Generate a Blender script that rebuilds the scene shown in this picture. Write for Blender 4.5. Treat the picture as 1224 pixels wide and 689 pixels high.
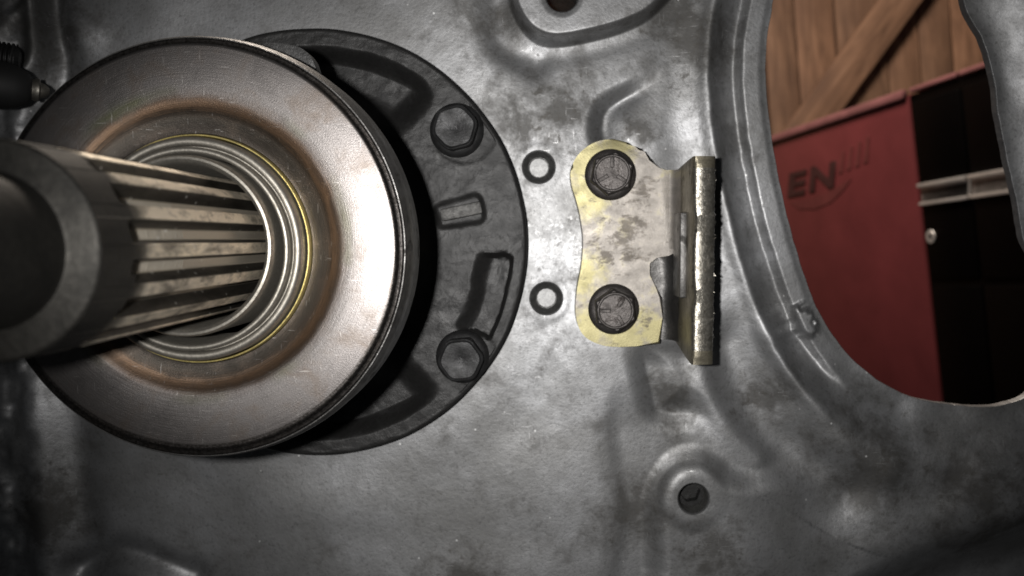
import bpy, bmesh, math, random
import numpy as np
from mathutils import Vector, Matrix, Quaternion

for o in list(bpy.data.objects):
    bpy.data.objects.remove(o)
scene = bpy.context.scene
C = scene.collection
random.seed(4)

# ------------------------------------------------------------------ camera
# the wall of the housing is the plane z=0, the shaft points to +z, units are metres
F = 1060.0                       # focal length in photograph pixels
CAMZ = 0.25
cam_d = bpy.data.cameras.new('camera')
cam = bpy.data.objects.new('camera', cam_d)
C.objects.link(cam)
cam.location = (0, 0, CAMZ)
QR = Vector((28 / F, 59.5 / F, -1)).normalized().rotation_difference(Vector((0, 0, -1)))
cam.rotation_mode = 'QUATERNION'
cam.rotation_quaternion = QR
cam_d.sensor_width = 36
cam_d.lens = 36 * F / 1224
cam_d.clip_start = 0.005
cam_d.clip_end = 50
cam_d.dof.use_dof = True
cam_d.dof.focus_distance = 0.19
cam_d.dof.aperture_fstop = 25
scene.camera = cam

# ------------------------------------------------------------------ world, lamps, exposure
w = bpy.data.worlds.new('World')
scene.world = w
w.use_nodes = True
bg = w.node_tree.nodes['Background']
bg.inputs[0].default_value = (0.62, 0.66, 0.7, 1)
bg.inputs[1].default_value = 0.02

def lamp(name, kind, loc, energy, color, **kw):
    d = bpy.data.lights.new(name, kind)
    d.energy = energy
    d.color = color
    for k, v in kw.items():
        setattr(d, k, v)
    o = bpy.data.objects.new(name, d)
    C.objects.link(o)
    o.location = loc
    return o
flash = lamp('phone_flash', 'SPOT', (-0.0145, 0.003, 0.252), 2.4, (1, 0.98, 0.96), shadow_soft_size=0.0022, spot_size=math.radians(80), spot_blend=1.0)
flash.rotation_euler = (0, math.radians(-4), 0)
room = lamp('workshop_lamp', 'AREA', (-0.1, 1.15, -0.75), 29.0, (1, 0.88, 0.76), size=0.4)
room.rotation_euler = (Vector((0.75, 0.1, -1.4)) - room.location).to_track_quat('-Z', 'Y').to_euler()

vs = scene.view_settings
vs.view_transform = 'Standard'
vs.look = 'None'
vs.exposure = 0
vs.gamma = 1
vs.use_curve_mapping = False

# ------------------------------------------------------------------ pixel <-> place helpers
def ray(u, v):
    return QR @ Vector(((u - 612) / F, (344.5 - v) / F, -1))
def P(u, v, z=0.0):
    d = ray(u, v)
    t = (z - CAMZ) / d.z
    return Vector((d.x * t, d.y * t, z))
RM = np.array(QR.to_matrix())
def Pn(u, v, z):
    d = np.stack([(u - 612) / F, (344.5 - v) / F, -np.ones_like(u)], -1) @ RM.T
    t = (z - CAMZ) / d[..., 2]
    return d[..., 0] * t, d[..., 1] * t
def proj(p):
    q = QR.inverted() @ (p - Vector((0, 0, CAMZ)))
    return 612 + F * q.x / -q.z, 344.5 - F * q.y / -q.z
def adj(pts, z):
    """outline seen at height z -> the same outline in the pixel grid of the plane z=0"""
    r = []
    for u, v in pts:
        p = P(u, v, z)
        r.append(proj(Vector((p.x, p.y, 0))))
    return r

# ------------------------------------------------------------------ numeric fields
def smooth(a, b, x):
    t = np.clip((x - a) / (b - a), 0, 1)
    return t * t * (3 - 2 * t)
def curve(pts, closed=False, n=8):
    pts = [np.array(p, float) for p in pts]
    out = []
    m = len(pts)
    rng = range(m if closed else m - 1)
    for i in rng:
        p1, p2 = pts[i], pts[(i + 1) % m]
        p0 = pts[i - 1] if (closed or i > 0) else 2 * p1 - p2
        p3 = pts[(i + 2) % m] if (closed or i + 2 < m) else 2 * p2 - p1
        for k in range(n):
            t = k / n
            out.append(0.5 * (2 * p1 + (p2 - p0) * t + (2 * p0 - 5 * p1 + 4 * p2 - p3) * t * t + (3 * p1 - p0 - 3 * p2 + p3) * t ** 3))
    if not closed:
        out.append(pts[-1])
    return np.array(out)
def segdist(x, y, poly, closed):
    d = np.full(x.shape, 1e9)
    n = len(poly)
    for i in range(n if closed else n - 1):
        a, b = poly[i], poly[(i + 1) % n]
        ab = b - a
        L = ab @ ab + 1e-12
        t = np.clip(((x - a[0]) * ab[0] + (y - a[1]) * ab[1]) / L, 0, 1)
        d = np.minimum(d, (x - a[0] - t * ab[0]) ** 2 + (y - a[1] - t * ab[1]) ** 2)
    return np.sqrt(d)
def sdf(x, y, poly):
    d = segdist(x, y, poly, True)
    ins = np.zeros(x.shape, bool)
    n = len(poly)
    for i in range(n):
        a, b = poly[i], poly[(i + 1) % n]
        c = (a[1] > y) != (b[1] > y)
        with np.errstate(divide='ignore', invalid='ignore'):
            xx = (b[0] - a[0]) * (y - a[1]) / (b[1] - a[1]) + a[0]
        ins ^= c & (x < xx)
    return np.where(ins, -d, d)
def vnoise(x, y, seed):
    rs = np.random.RandomState(seed)
    T = rs.rand(256, 256) * 2 - 1
    xi = np.floor(x).astype(int)
    yi = np.floor(y).astype(int)
    fx = x - xi
    fy = y - yi
    fx = fx * fx * fx * (fx * (fx * 6 - 15) + 10)
    fy = fy * fy * fy * (fy * (fy * 6 - 15) + 10)
    g = lambda a, b: T[a & 255, b & 255]
    return (g(xi, yi) * (1 - fx) + g(xi + 1, yi) * fx) * (1 - fy) + (g(xi, yi + 1) * (1 - fx) + g(xi + 1, yi + 1) * fx) * fy
def fbm(x, y, scale, octv, seed):
    r = 0
    a = 1.0
    for k in range(octv):
        r = r + a * vnoise(x / scale + 17.3 * k + 91, y / scale - 9.1 * k + 57, seed + k)
        a *= 0.5
        scale *= 0.5
    return r
def gauss(d, w_):
    return np.exp(-(d / w_) ** 2)

# ------------------------------------------------------------------ objects
def tag(o, label=None, cat=None, group=None, kind=None):
    if label: o['label'] = label
    if cat: o['category'] = cat
    if group: o['group'] = group
    if kind: o['kind'] = kind
    return o
def empty(name, loc, label, cat, group=None):
    o = bpy.data.objects.new(name, None)
    C.objects.link(o)
    o.location = loc
    o.empty_display_size = 0.01
    return tag(o, label, cat, group)
def origin(o):
    # meshes are built in place, so only the Empties carry an offset
    return o.location.copy() if o.type == 'EMPTY' else Vector((0, 0, 0))
def link(name, me, mat, parent=None, angle=35):
    if mat is not None:
        me.materials.append(mat)
    me.shade_smooth()
    if angle:
        me.set_sharp_from_angle(angle=math.radians(angle))
    o = bpy.data.objects.new(name, me)
    C.objects.link(o)
    if parent:
        o.parent = parent
        o.matrix_parent_inverse = Matrix.Translation(-origin(parent))
    return o
def bm_obj(name, bm, mat, parent=None, angle=35):
    me = bpy.data.meshes.new(name)
    bmesh.ops.recalc_face_normals(bm, faces=bm.faces)
    bm.to_mesh(me)
    bm.free()
    return link(name, me, mat, parent, angle)
def np_mesh(name, verts, quads):
    me = bpy.data.meshes.new(name)
    me.vertices.add(len(verts))
    me.vertices.foreach_set('co', np.asarray(verts, np.float32).ravel())
    q = np.asarray(quads, np.int32)
    me.loops.add(q.size)
    me.loops.foreach_set('vertex_index', q.ravel())
    me.polygons.add(len(q))
    me.polygons.foreach_set('loop_start', np.arange(0, q.size, 4, dtype=np.int32))
    me.update(calc_edges=True)
    me.validate()
    return me
def lathe(prof, cx, cy, seg=160):
    """prof = [(r, z)] in millimetres, turned about the line x=cx, y=cy"""
    th = np.linspace(0, 2 * np.pi, seg, endpoint=False)
    V = []
    for r, z in prof:
        V.append(np.stack([cx + r / 1000 * np.cos(th), cy + r / 1000 * np.sin(th), np.full(seg, z / 1000)], -1))
    V = np.concatenate(V)
    i = np.arange(seg)
    j = (i + 1) % seg
    Q = [np.stack([k * seg + i, k * seg + j, (k + 1) * seg + j, (k + 1) * seg + i], -1) for k in range(len(prof) - 1)]
    return np_mesh('lathe', V, np.concatenate(Q))
def prism(pts, z0, z1, bevel=0.0, seg=2, bm=None):
    own = bm is None
    if own: bm = bmesh.new()
    lo = [bm.verts.new((p[0], p[1], z0)) for p in pts]
    hi = [bm.verts.new((p[0], p[1], z1)) for p in pts]
    n = len(pts)
    bm.faces.new(lo[::-1])
    top = bm.faces.new(hi)
    for i in range(n):
        bm.faces.new((lo[i], lo[(i + 1) % n], hi[(i + 1) % n], hi[i]))
    if bevel:
        bmesh.ops.bevel(bm, geom=list(top.edges), offset=bevel, segments=seg, affect='EDGES', profile=0.5)
    return bm
def box(bm, frame, a, b, bevel=0.0):
    """box between local corners a and b in the 4x4 frame"""
    g = bmesh.ops.create_cube(bm, size=1)
    vs_ = g['verts']
    ce = (Vector(a) + Vector(b)) / 2
    sz = [abs(b[i] - a[i]) for i in range(3)]
    for v_ in vs_:
        v_.co = frame @ (ce + Vector((v_.co.x * sz[0], v_.co.y * sz[1], v_.co.z * sz[2])))
    if bevel:
        es = list({e for v_ in vs_ for e in v_.link_edges})
        bmesh.ops.bevel(bm, geom=es, offset=bevel, segments=2, affect='EDGES', profile=0.5)
    return bm

# ------------------------------------------------------------------ materials
class NT:
    def __init__(self, name):
        m = bpy.data.materials.new(name)
        m.use_nodes = True
        self.m = m
        self.t = m.node_tree
        self.b = self.t.nodes['Principled BSDF']
        self.co = self.t.nodes.new('ShaderNodeTexCoord').outputs['Object']
    def n(self, kind, **kw):
        x = self.t.nodes.new(kind)
        for k, v in kw.items():
            setattr(x, k, v)
        return x
    def set(self, sock, v):
        if isinstance(v, bpy.types.NodeSocket):
            self.t.links.new(v, sock)
        else:
            sock.default_value = v
    def mapping(self, scale=(1000, 1000, 1000), rot=(0, 0, 0), loc=(0, 0, 0), vec=None):
        x = self.n('ShaderNodeMapping')
        self.set(x.inputs['Vector'], vec or self.co)
        x.inputs['Scale'].default_value = scale
        x.inputs['Rotation'].default_value = rot
        x.inputs['Location'].default_value = loc
        return x.outputs[0]
    def noise(self, size, detail=5, rough=0.6, dist=0.0, vec=None):
        x = self.n('ShaderNodeTexNoise')
        self.set(x.inputs['Vector'], vec or self.mapping())
        x.inputs['Scale'].default_value = 1.0 / size
        x.inputs['Detail'].default_value = detail
        x.inputs['Roughness'].default_value = rough
        x.inputs['Distortion'].default_value = dist
        return x.outputs[0]
    def ramp(self, fac, stops, interp='LINEAR'):
        x = self.n('ShaderNodeValToRGB')
        self.set(x.inputs[0], fac)
        r = x.color_ramp
        r.interpolation = interp
        while len(r.elements) < len(stops):
            r.elements.new(0.5)
        for e, (p, c) in zip(r.elements, stops):
            e.position = p
            e.color = (c, c, c, 1) if isinstance(c, (int, float)) else (*c, 1)
        return x.outputs[0]
    def mix(self, fac, a, b, mode='MIX'):
        x = self.n('ShaderNodeMix', data_type='RGBA', blend_type=mode)
        self.set(x.inputs[0], fac)
        for s, v in ((x.inputs[6], a), (x.inputs[7], b)):
            if isinstance(v, tuple) and len(v) == 3: v = (*v, 1)
            self.set(s, v)
        return x.outputs[2]
    def math(self, op, a, b=0.0, c=0.0):
        x = self.n('ShaderNodeMath', operation=op)
        for s, v in zip(x.inputs, (a, b, c)):
            self.set(s, v)
        return x.outputs[0]
    def bump(self, height, dist, strength=1.0, prev=None):
        x = self.n('ShaderNodeBump')
        x.inputs['Strength'].default_value = strength
        x.inputs['Distance'].default_value = dist
        self.set(x.inputs['Height'], height)
        if prev: self.set(x.inputs['Normal'], prev)
        return x.outputs[0]
    def out(self, color=None, metallic=0.0, rough=0.5, normal=None, **kw):
        b = self.b
        if color is not None:
            self.set(b.inputs['Base Color'], (*color, 1) if isinstance(color, tuple) and len(color) == 3 else color)
        self.set(b.inputs['Metallic'], metallic)
        self.set(b.inputs['Roughness'], rough)
        if normal: self.set(b.inputs['Normal'], normal)
        for k, v in kw.items():
            self.set(b.inputs[k], v)
        return self.m

def metal(name, dark, light, size=6, metallic=0.85, rough=(0.35, 0.55), bump=0.00008, grain=0.8, dirt=None, dirt_size=5, dirt_amt=(0.55, 0.68), stretch=(1, 1, 1)):
    k = NT(name)
    mp = k.mapping(tuple(1000 * s for s in stretch))
    a = k.noise(size, 6, 0.65, 0.3, mp)
    col = k.mix(k.ramp(a, [(0.3, 0.0), (0.7, 1.0)]), dark, light)
    f = k.noise(grain, 4, 0.7, 0, mp)
    col = k.mix(k.ramp(f, [(0.35, 0.35), (0.6, 0.0)]), col, tuple(c * 0.35 for c in dark))
    ro = k.ramp(a, [(0.3, rough[1]), (0.7, rough[0])])
    if dirt:
        dm = k.ramp(k.noise(dirt_size, 7, 0.7, 0.6), [(dirt_amt[0], 0.0), (dirt_amt[1], 0.9)])
        col = k.mix(dm, col, dirt)
        ro = k.mix(dm, ro, (0.7, 0.7, 0.7))
    nn = k.bump(f, bump)
    nn = k.bump(a, bump * 2.5, 1, nn)
    return k.out(col, metallic, ro, nn)

def mat_casting():
    k = NT('cast_aluminium')
    mp = k.mapping()
    big = k.noise(40, 4, 0.6, 0.4, mp)
    mid = k.noise(7, 5, 0.62, 0.0, mp)
    fine = k.noise(0.9, 3, 0.7, 0, mp)
    col = k.ramp(mid, [(0.3, (0.25, 0.25, 0.252)), (0.5, (0.32, 0.322, 0.327)), (0.7, (0.39, 0.393, 0.402))])
    col = k.mix(k.ramp(big, [(0.38, 0.65), (0.6, 0.0)]), col, (0.175, 0.173, 0.168))
    # oily grime with ragged outlines; at the lower right drop it also paints shade
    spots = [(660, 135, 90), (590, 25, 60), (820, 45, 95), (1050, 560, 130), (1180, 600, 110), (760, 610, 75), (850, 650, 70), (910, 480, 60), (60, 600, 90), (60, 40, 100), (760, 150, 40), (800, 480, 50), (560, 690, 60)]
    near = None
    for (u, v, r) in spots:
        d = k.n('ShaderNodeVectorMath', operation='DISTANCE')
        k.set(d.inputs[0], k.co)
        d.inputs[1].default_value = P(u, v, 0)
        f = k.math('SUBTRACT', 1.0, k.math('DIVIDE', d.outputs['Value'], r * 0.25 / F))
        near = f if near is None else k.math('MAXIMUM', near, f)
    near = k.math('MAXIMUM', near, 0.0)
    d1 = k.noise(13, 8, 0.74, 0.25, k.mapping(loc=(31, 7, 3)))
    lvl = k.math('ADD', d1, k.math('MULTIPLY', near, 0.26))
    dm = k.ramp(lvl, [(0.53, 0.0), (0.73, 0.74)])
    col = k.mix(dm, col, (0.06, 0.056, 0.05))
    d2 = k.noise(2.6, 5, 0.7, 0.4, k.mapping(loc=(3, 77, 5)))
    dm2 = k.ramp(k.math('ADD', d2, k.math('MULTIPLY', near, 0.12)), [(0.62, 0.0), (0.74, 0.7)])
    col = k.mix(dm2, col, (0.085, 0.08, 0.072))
    # pores and specks
    col = k.mix(k.ramp(fine, [(0.3, 0.5), (0.46, 0.0)]), col, (0.1, 0.1, 0.1))
    # polished rub marks and fine scratches
    s1 = k.noise(1.0, 2, 0.5, 0.2, k.mapping((180, 2600, 1000), (0, 0, 0.6)))
    s2 = k.noise(1.0, 2, 0.5, 0.2, k.mapping((2400, 150, 1000), (0, 0, 0.25), (5, 3, 1)))
    rub = k.ramp(k.noise(12, 3, 0.6, 0, k.mapping(loc=(9, 9, 9))), [(0.5, 0.0), (0.62, 1.0)])
    sc = k.math('MULTIPLY', k.math('MAXIMUM', k.ramp(s1, [(0.66, 0.0), (0.72, 1.0)]), k.ramp(s2, [(0.68, 0.0), (0.73, 1.0)])), rub)
    # seat between retainer and bracket: rub marks, their glints painted in as pale colour
    gl = k.n('ShaderNodeVectorMath', operation='DISTANCE')
    k.set(gl.inputs[0], k.co)
    gl.inputs[1].default_value = P(668, 285, 0)
    gn = k.math('ADD', k.noise(2.2, 6, 0.72, 0.3, k.mapping(loc=(50, 2, 2))), k.math('MULTIPLY', k.math('MAXIMUM', k.math('SUBTRACT', 1.0, k.math('DIVIDE', gl.outputs['Value'], 0.022)), 0.0), 0.16))
    glm = k.ramp(gn, [(0.66, 0.0), (0.8, 0.6)])
    sc = k.math('MAXIMUM', sc, glm)
    col = k.mix(k.math('MULTIPLY', sc, 0.5), col, (0.6, 0.6, 0.6))
    vor = k.n('ShaderNodeTexVoronoi')
    k.set(vor.inputs['Vector'], mp)
    vor.inputs['Scale'].default_value = 0.12
    chip = k.ramp(vor.outputs['Distance'], [(0.025, 1.0), (0.045, 0.0)])
    col = k.mix(k.math('MULTIPLY', chip, 0.8), col, (0.75, 0.75, 0.74))
    ro = k.ramp(mid, [(0.3, 0.54), (0.7, 0.45)])
    ro = k.mix(k.math('MAXIMUM', dm, dm2), ro, (0.68, 0.68, 0.68))
    ro = k.mix(sc, ro, (0.36, 0.36, 0.36))
    nn = k.bump(k.math('ADD', k.math('MULTIPLY', mid, 0.5), fine), 0.000055)
    return k.out(col, 0.78, ro, nn)

AX, AY = P(378, 291).xy     # axis of shaft, bearing and retainer

def mat_bearing_face():
    k = NT('ground_bearing_steel')
    mp = k.mapping(loc=(-AX * 1000, -AY * 1000, 0))
    sp = k.n('ShaderNodeSeparateXYZ')
    k.set(sp.inputs[0], mp)
    x, y = sp.outputs[0], sp.outputs[1]
    r = k.math('SQRT', k.math('ADD', k.math('MULTIPLY', x, x), k.math('MULTIPLY', y, y)))
    th = k.math('ARCTAN2', y, x)
    cb = k.n('ShaderNodeCombineXYZ')
    k.set(cb.inputs[0], k.math('MULTIPLY', r, 6.0))
    k.set(cb.inputs[1], k.math('MULTIPLY', th, 3.2))
    turned = k.noise(1.0, 4, 0.65, 0.15, cb.outputs[0])
    blot = k.noise(7, 6, 0.65, 0.5, mp)
    rw = k.math('ADD', r, k.math('MULTIPLY_ADD', turned, 2.4, -1.2))
    rw = k.math('ADD', rw, k.math('MULTIPLY_ADD', blot, 2.0, -1.0))
    rn = k.math('DIVIDE', rw, 40.0)
    # rubbed centre, straw, copper and grey heat tints, then the plain ground face
    col = k.ramp(rn, [(0.54, (0.05, 0.043, 0.037)), (0.58, (0.075, 0.066, 0.056)), (0.61, (0.085, 0.067, 0.053)), (0.635, (0.24, 0.155, 0.1)), (0.662, (0.11, 0.077, 0.056)), (0.685, (0.15, 0.133, 0.124)), (0.72, (0.175, 0.163, 0.157)), (1.0, (0.15, 0.138, 0.133))])
    col = k.mix(k.ramp(turned, [(0.3, 0.3), (0.55, 0.0)]), col, (0.085, 0.078, 0.072))
    col = k.mix(k.ramp(blot, [(0.5, 0.0), (0.66, 0.6)]), col, (0.1, 0.08, 0.065))
    green = k.math('MULTIPLY', k.ramp(k.math('ABSOLUTE', k.math('SUBTRACT', rn, 0.7)), [(0.0, 0.6), (0.04, 0.0)]), k.ramp(k.noise(22, 2, 0.5, 0, mp), [(0.5, 0.0), (0.62, 1.0)]))
    col = k.mix(green, col, (0.09, 0.1, 0.045))
    s1 = k.noise(1.0, 2, 0.5, 0.2, k.mapping((260, 3000, 1000), (0, 0, 1.0)))
    s2 = k.noise(1.0, 2, 0.5, 0.2, k.mapping((3000, 260, 1000), (0, 0, 0.3), (4, 4, 4)))
    sc = k.math('MAXIMUM', k.ramp(s1, [(0.69, 0.0), (0.75, 1.0)]), k.ramp(s2, [(0.7, 0.0), (0.76, 1.0)]))
    col = k.mix(k.math('MULTIPLY', sc, 0.5), col, (0.45, 0.43, 0.41))
    rim = k.ramp(k.math('DIVIDE', r, 40.0), [(0.91, 0.0), (0.916, 1.0)])
    col = k.mix(k.math('MULTIPLY', rim, k.ramp(k.noise(0.5, 3, 0.6, 0, mp), [(0.4, 0.95), (0.65, 0.5)])), col, (0.03, 0.027, 0.024))
    ro = k.ramp(blot, [(0.3, 0.36), (0.7, 0.45)])
    nn = k.bump(turned, 0.00003)
    nn = k.bump(k.noise(0.3, 3, 0.7, 0, mp), 0.00003, 1, nn)
    tg = k.n('ShaderNodeTangent', direction_type='RADIAL', axis='Z')
    return k.out(col, 0.95, ro, nn, **{'Anisotropic': 0.15, 'Tangent': tg.outputs[0]})

def mat_spline():
    k = NT('worn_shaft_steel')
    mp = k.mapping()
    a = k.noise(5, 6, 0.65, 0.4, k.mapping((1000, 1000, 300)))
    f = k.noise(0.7, 4, 0.7, 0, mp)
    col = k.mix(k.ramp(a, [(0.35, 0.0), (0.65, 1.0)]), (0.02, 0.0176, 0.0144), (0.075, 0.068, 0.056))
    col = k.mix(k.ramp(k.noise(4, 7, 0.7, 0.5, k.mapping(loc=(4, 4, 4))), [(0.56, 0.0), (0.68, 0.8)]), col, (0.07, 0.06, 0.05))
    # tooth tips rubbed bright by the clutch hub, the flanks browned by oil
    sp = k.n('ShaderNodeSeparateXYZ')
    k.set(sp.inputs[0], k.mapping(loc=(-AX * 1000, -AY * 1000, 0)))
    x, y = sp.outputs[0], sp.outputs[1]
    r = k.math('SQRT', k.math('ADD', k.math('MULTIPLY', x, x), k.math('MULTIPLY', y, y)))
    tip = k.math('MULTIPLY', k.ramp(k.math('DIVIDE', r, 20.0), [(0.645, 0.0), (0.652, 1.0)]), k.ramp(a, [(0.34, 0.25), (0.52, 1.0)]))
    tip = k.math('MULTIPLY', tip, k.ramp(k.noise(1.5, 5, 0.7, 0.2, k.mapping((1000, 1000, 420), loc=(7, 1, 9))), [(0.36, 0.45), (0.5, 1.0)]))
    col = k.mix(tip, col, (0.8, 0.71, 0.57))
    rootm = k.ramp(k.math('DIVIDE', r, 20.0), [(0.549, 0.9), (0.553, 0.0)])
    col = k.mix(rootm, col, (0.5, 0.45, 0.37))  # chattered roots paled: flash light falling on them is put into the colour
    vor = k.n('ShaderNodeTexVoronoi')
    k.set(vor.inputs['Vector'], mp)
    vor.inputs['Scale'].default_value = 0.42
    chip = k.ramp(vor.outputs['Distance'], [(0.075, 1.0), (0.12, 0.0)])
    col = k.mix(k.math('MULTIPLY', chip, 0.55), col, (0.8, 0.79, 0.75))
    # the unsplined front land is browned by burnt oil; fine turning lines show on it
    zz = k.math('ADD', sp.outputs[2], k.math('MULTIPLY_ADD', k.noise(3.5, 4, 0.6, 0, mp), 7.0, -3.5))
    front = k.ramp(k.math('DIVIDE', zz, 200.0), [(0.682, 0.0), (0.708, 1.0)])
    col = k.mix(front, col, k.mix(k.ramp(a, [(0.35, 0.0), (0.65, 1.0)]), (0.011, 0.0105, 0.0095), (0.032, 0.03, 0.026)))
    lines = k.noise(1.0, 3, 0.6, 0, k.mapping((60, 60, 2600)))
    nn = k.bump(f, 0.00006)
    nn = k.bump(k.math('MULTIPLY', lines, front), 0.00006, 1, nn)
    ro = k.mix(front, k.ramp(a, [(0.3, 0.55), (0.7, 0.42)]), (0.58, 0.58, 0.58))
    return k.out(col, 0.88, ro, nn)

def mat_zinc():
    k = NT('yellow_zinc_plating')
    mp = k.mapping()
    a = k.noise(5, 6, 0.65, 0.3, mp)
    b_ = k.noise(3, 5, 0.65, 0.3, k.mapping(loc=(9, 3, 1)))
    def near_(spots):
        near = None
        for (u, v, r) in spots:
            d = k.n('ShaderNodeVectorMath', operation='DISTANCE')
            k.set(d.inputs[0], k.co)
            d.inputs[1].default_value = P(u, v, 0.0075)
            f = k.math('SUBTRACT', 1.0, k.math('DIVIDE', d.outputs['Value'], r * 0.2425 / F))
            near = f if near is None else k.math('MAXIMUM', near, f)
        return k.math('MAXIMUM', near, 0.0)
    # the chromate is still yellow round the lobes and rubbed to grey in the middle
    yl = near_([(695, 185, 62), (700, 235, 45), (735, 165, 40), (692, 330, 48), (700, 400, 58), (745, 412, 55), (780, 395, 38)])
    col = k.mix(k.ramp(a, [(0.35, 0.0), (0.65, 1.0)]), (0.22, 0.203, 0.184), (0.34, 0.314, 0.284))
    ym = k.ramp(k.math('ADD', a, k.math('MULTIPLY', yl, 0.45)), [(0.56, 0.0), (0.8, 0.95)])
    col = k.mix(ym, col, (0.36, 0.325, 0.17))
    dk = near_([(738, 292, 42), (722, 305, 28), (752, 275, 30), (772, 392, 16), (770, 230, 26)])
    st = k.noise(1.0, 6, 0.7, 0.4, k.mapping((260, 430, 1000), (0, 0, -0.7)))
    col = k.mix(k.ramp(k.math('ADD', st, k.math('MULTIPLY', dk, 0.2)), [(0.58, 0.0), (0.7, 0.85)]), col, (0.09, 0.078, 0.066))
    f = k.noise(0.5, 4, 0.7, 0, mp)
    col = k.mix(k.ramp(f, [(0.3, 0.5), (0.43, 0.0)]), col, (0.18, 0.15, 0.1))
    nn = k.bump(f, 0.00004)
    return k.out(col, 0.7, k.ramp(b_, [(0.3, 0.42), (0.7, 0.56)]), nn)

M = {}
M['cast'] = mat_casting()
M['face'] = mat_bearing_face()
M['spline'] = mat_spline()
M['zinc'] = mat_zinc()
M['black_iron'] = metal('oiled_black_cast_iron', (0.013, 0.0127, 0.0124), (0.027, 0.0264, 0.0258), 7, 0.25, (0.42, 0.56), 0.0001, 0.8, (0.02, 0.02, 0.02), 6)
M['rubbed_iron'] = metal('rubbed_cast_iron', (0.08, 0.078, 0.075), (0.2, 0.196, 0.188), 2, 0.4, (0.5, 0.62), 0.0001, 0.5)
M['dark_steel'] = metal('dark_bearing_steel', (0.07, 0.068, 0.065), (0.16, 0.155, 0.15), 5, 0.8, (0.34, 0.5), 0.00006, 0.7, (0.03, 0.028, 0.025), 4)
M['race'] = metal('race_steel', (0.22, 0.205, 0.178), (0.37, 0.348, 0.305), 4, 0.9, (0.42, 0.55), 0.00003, 0.6, (0.16, 0.14, 0.11), 3, (0.6, 0.75))
M['brass'] = metal('grease_yellowed_seal', (0.42, 0.34, 0.12), (0.6, 0.5, 0.2), 4, 0.8, (0.25, 0.4), 0.00003, 0.6)
M['bolt'] = metal('phosphate_bolt_steel', (0.065, 0.059, 0.056), (0.15, 0.138, 0.132), 3, 0.8, (0.4, 0.58), 0.00008, 0.45, (0.04, 0.033, 0.03), 3)
M['bolt_black'] = metal('oily_black_bolt', (0.015, 0.015, 0.015), (0.05, 0.05, 0.051), 4, 0.6, (0.42, 0.56), 0.00006, 0.6, (0.03, 0.03, 0.03), 3)
M['burr'] = metal('torn_bright_steel', (0.2, 0.185, 0.155), (0.62, 0.585, 0.51), 1.4, 0.9, (0.28, 0.4), 0.00006, 0.6, (0.1, 0.085, 0.065), 1.6, (0.55, 0.66))
M['zinc_dull'] = metal('rubbed_zinc', (0.16, 0.145, 0.11), (0.3, 0.27, 0.2), 5, 0.75, (0.38, 0.52), 0.00006, 0.6, (0.07, 0.06, 0.045), 4)
M['pin'] = metal('lit_bore_floor', (0.55, 0.55, 0.55), (0.75, 0.75, 0.74), 1.2, 0.6, (0.6, 0.7), 0.00006, 0.3)  # floor of the tapped holes, flash light put into its pale colour
M['oily_bore'] = metal('oily_tapped_bore', (0.05, 0.05, 0.048), (0.12, 0.118, 0.112), 1.5, 0.6, (0.4, 0.55), 0.00006, 0.4)
M['thread'] = metal('dark_threaded_bore', (0.07, 0.07, 0.068), (0.18, 0.18, 0.175), 2, 0.8, (0.4, 0.55), 0.00006, 0.4)
M['pilot'] = metal('oiled_pilot_steel', (0.009, 0.0087, 0.0078), (0.024, 0.0226, 0.02), 5, 0.9, (0.55, 0.68), 0.00006, 0.8)
M['rubber'] = NT('black_rubber').out((0.012, 0.012, 0.012), 0.0, 0.65)

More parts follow.
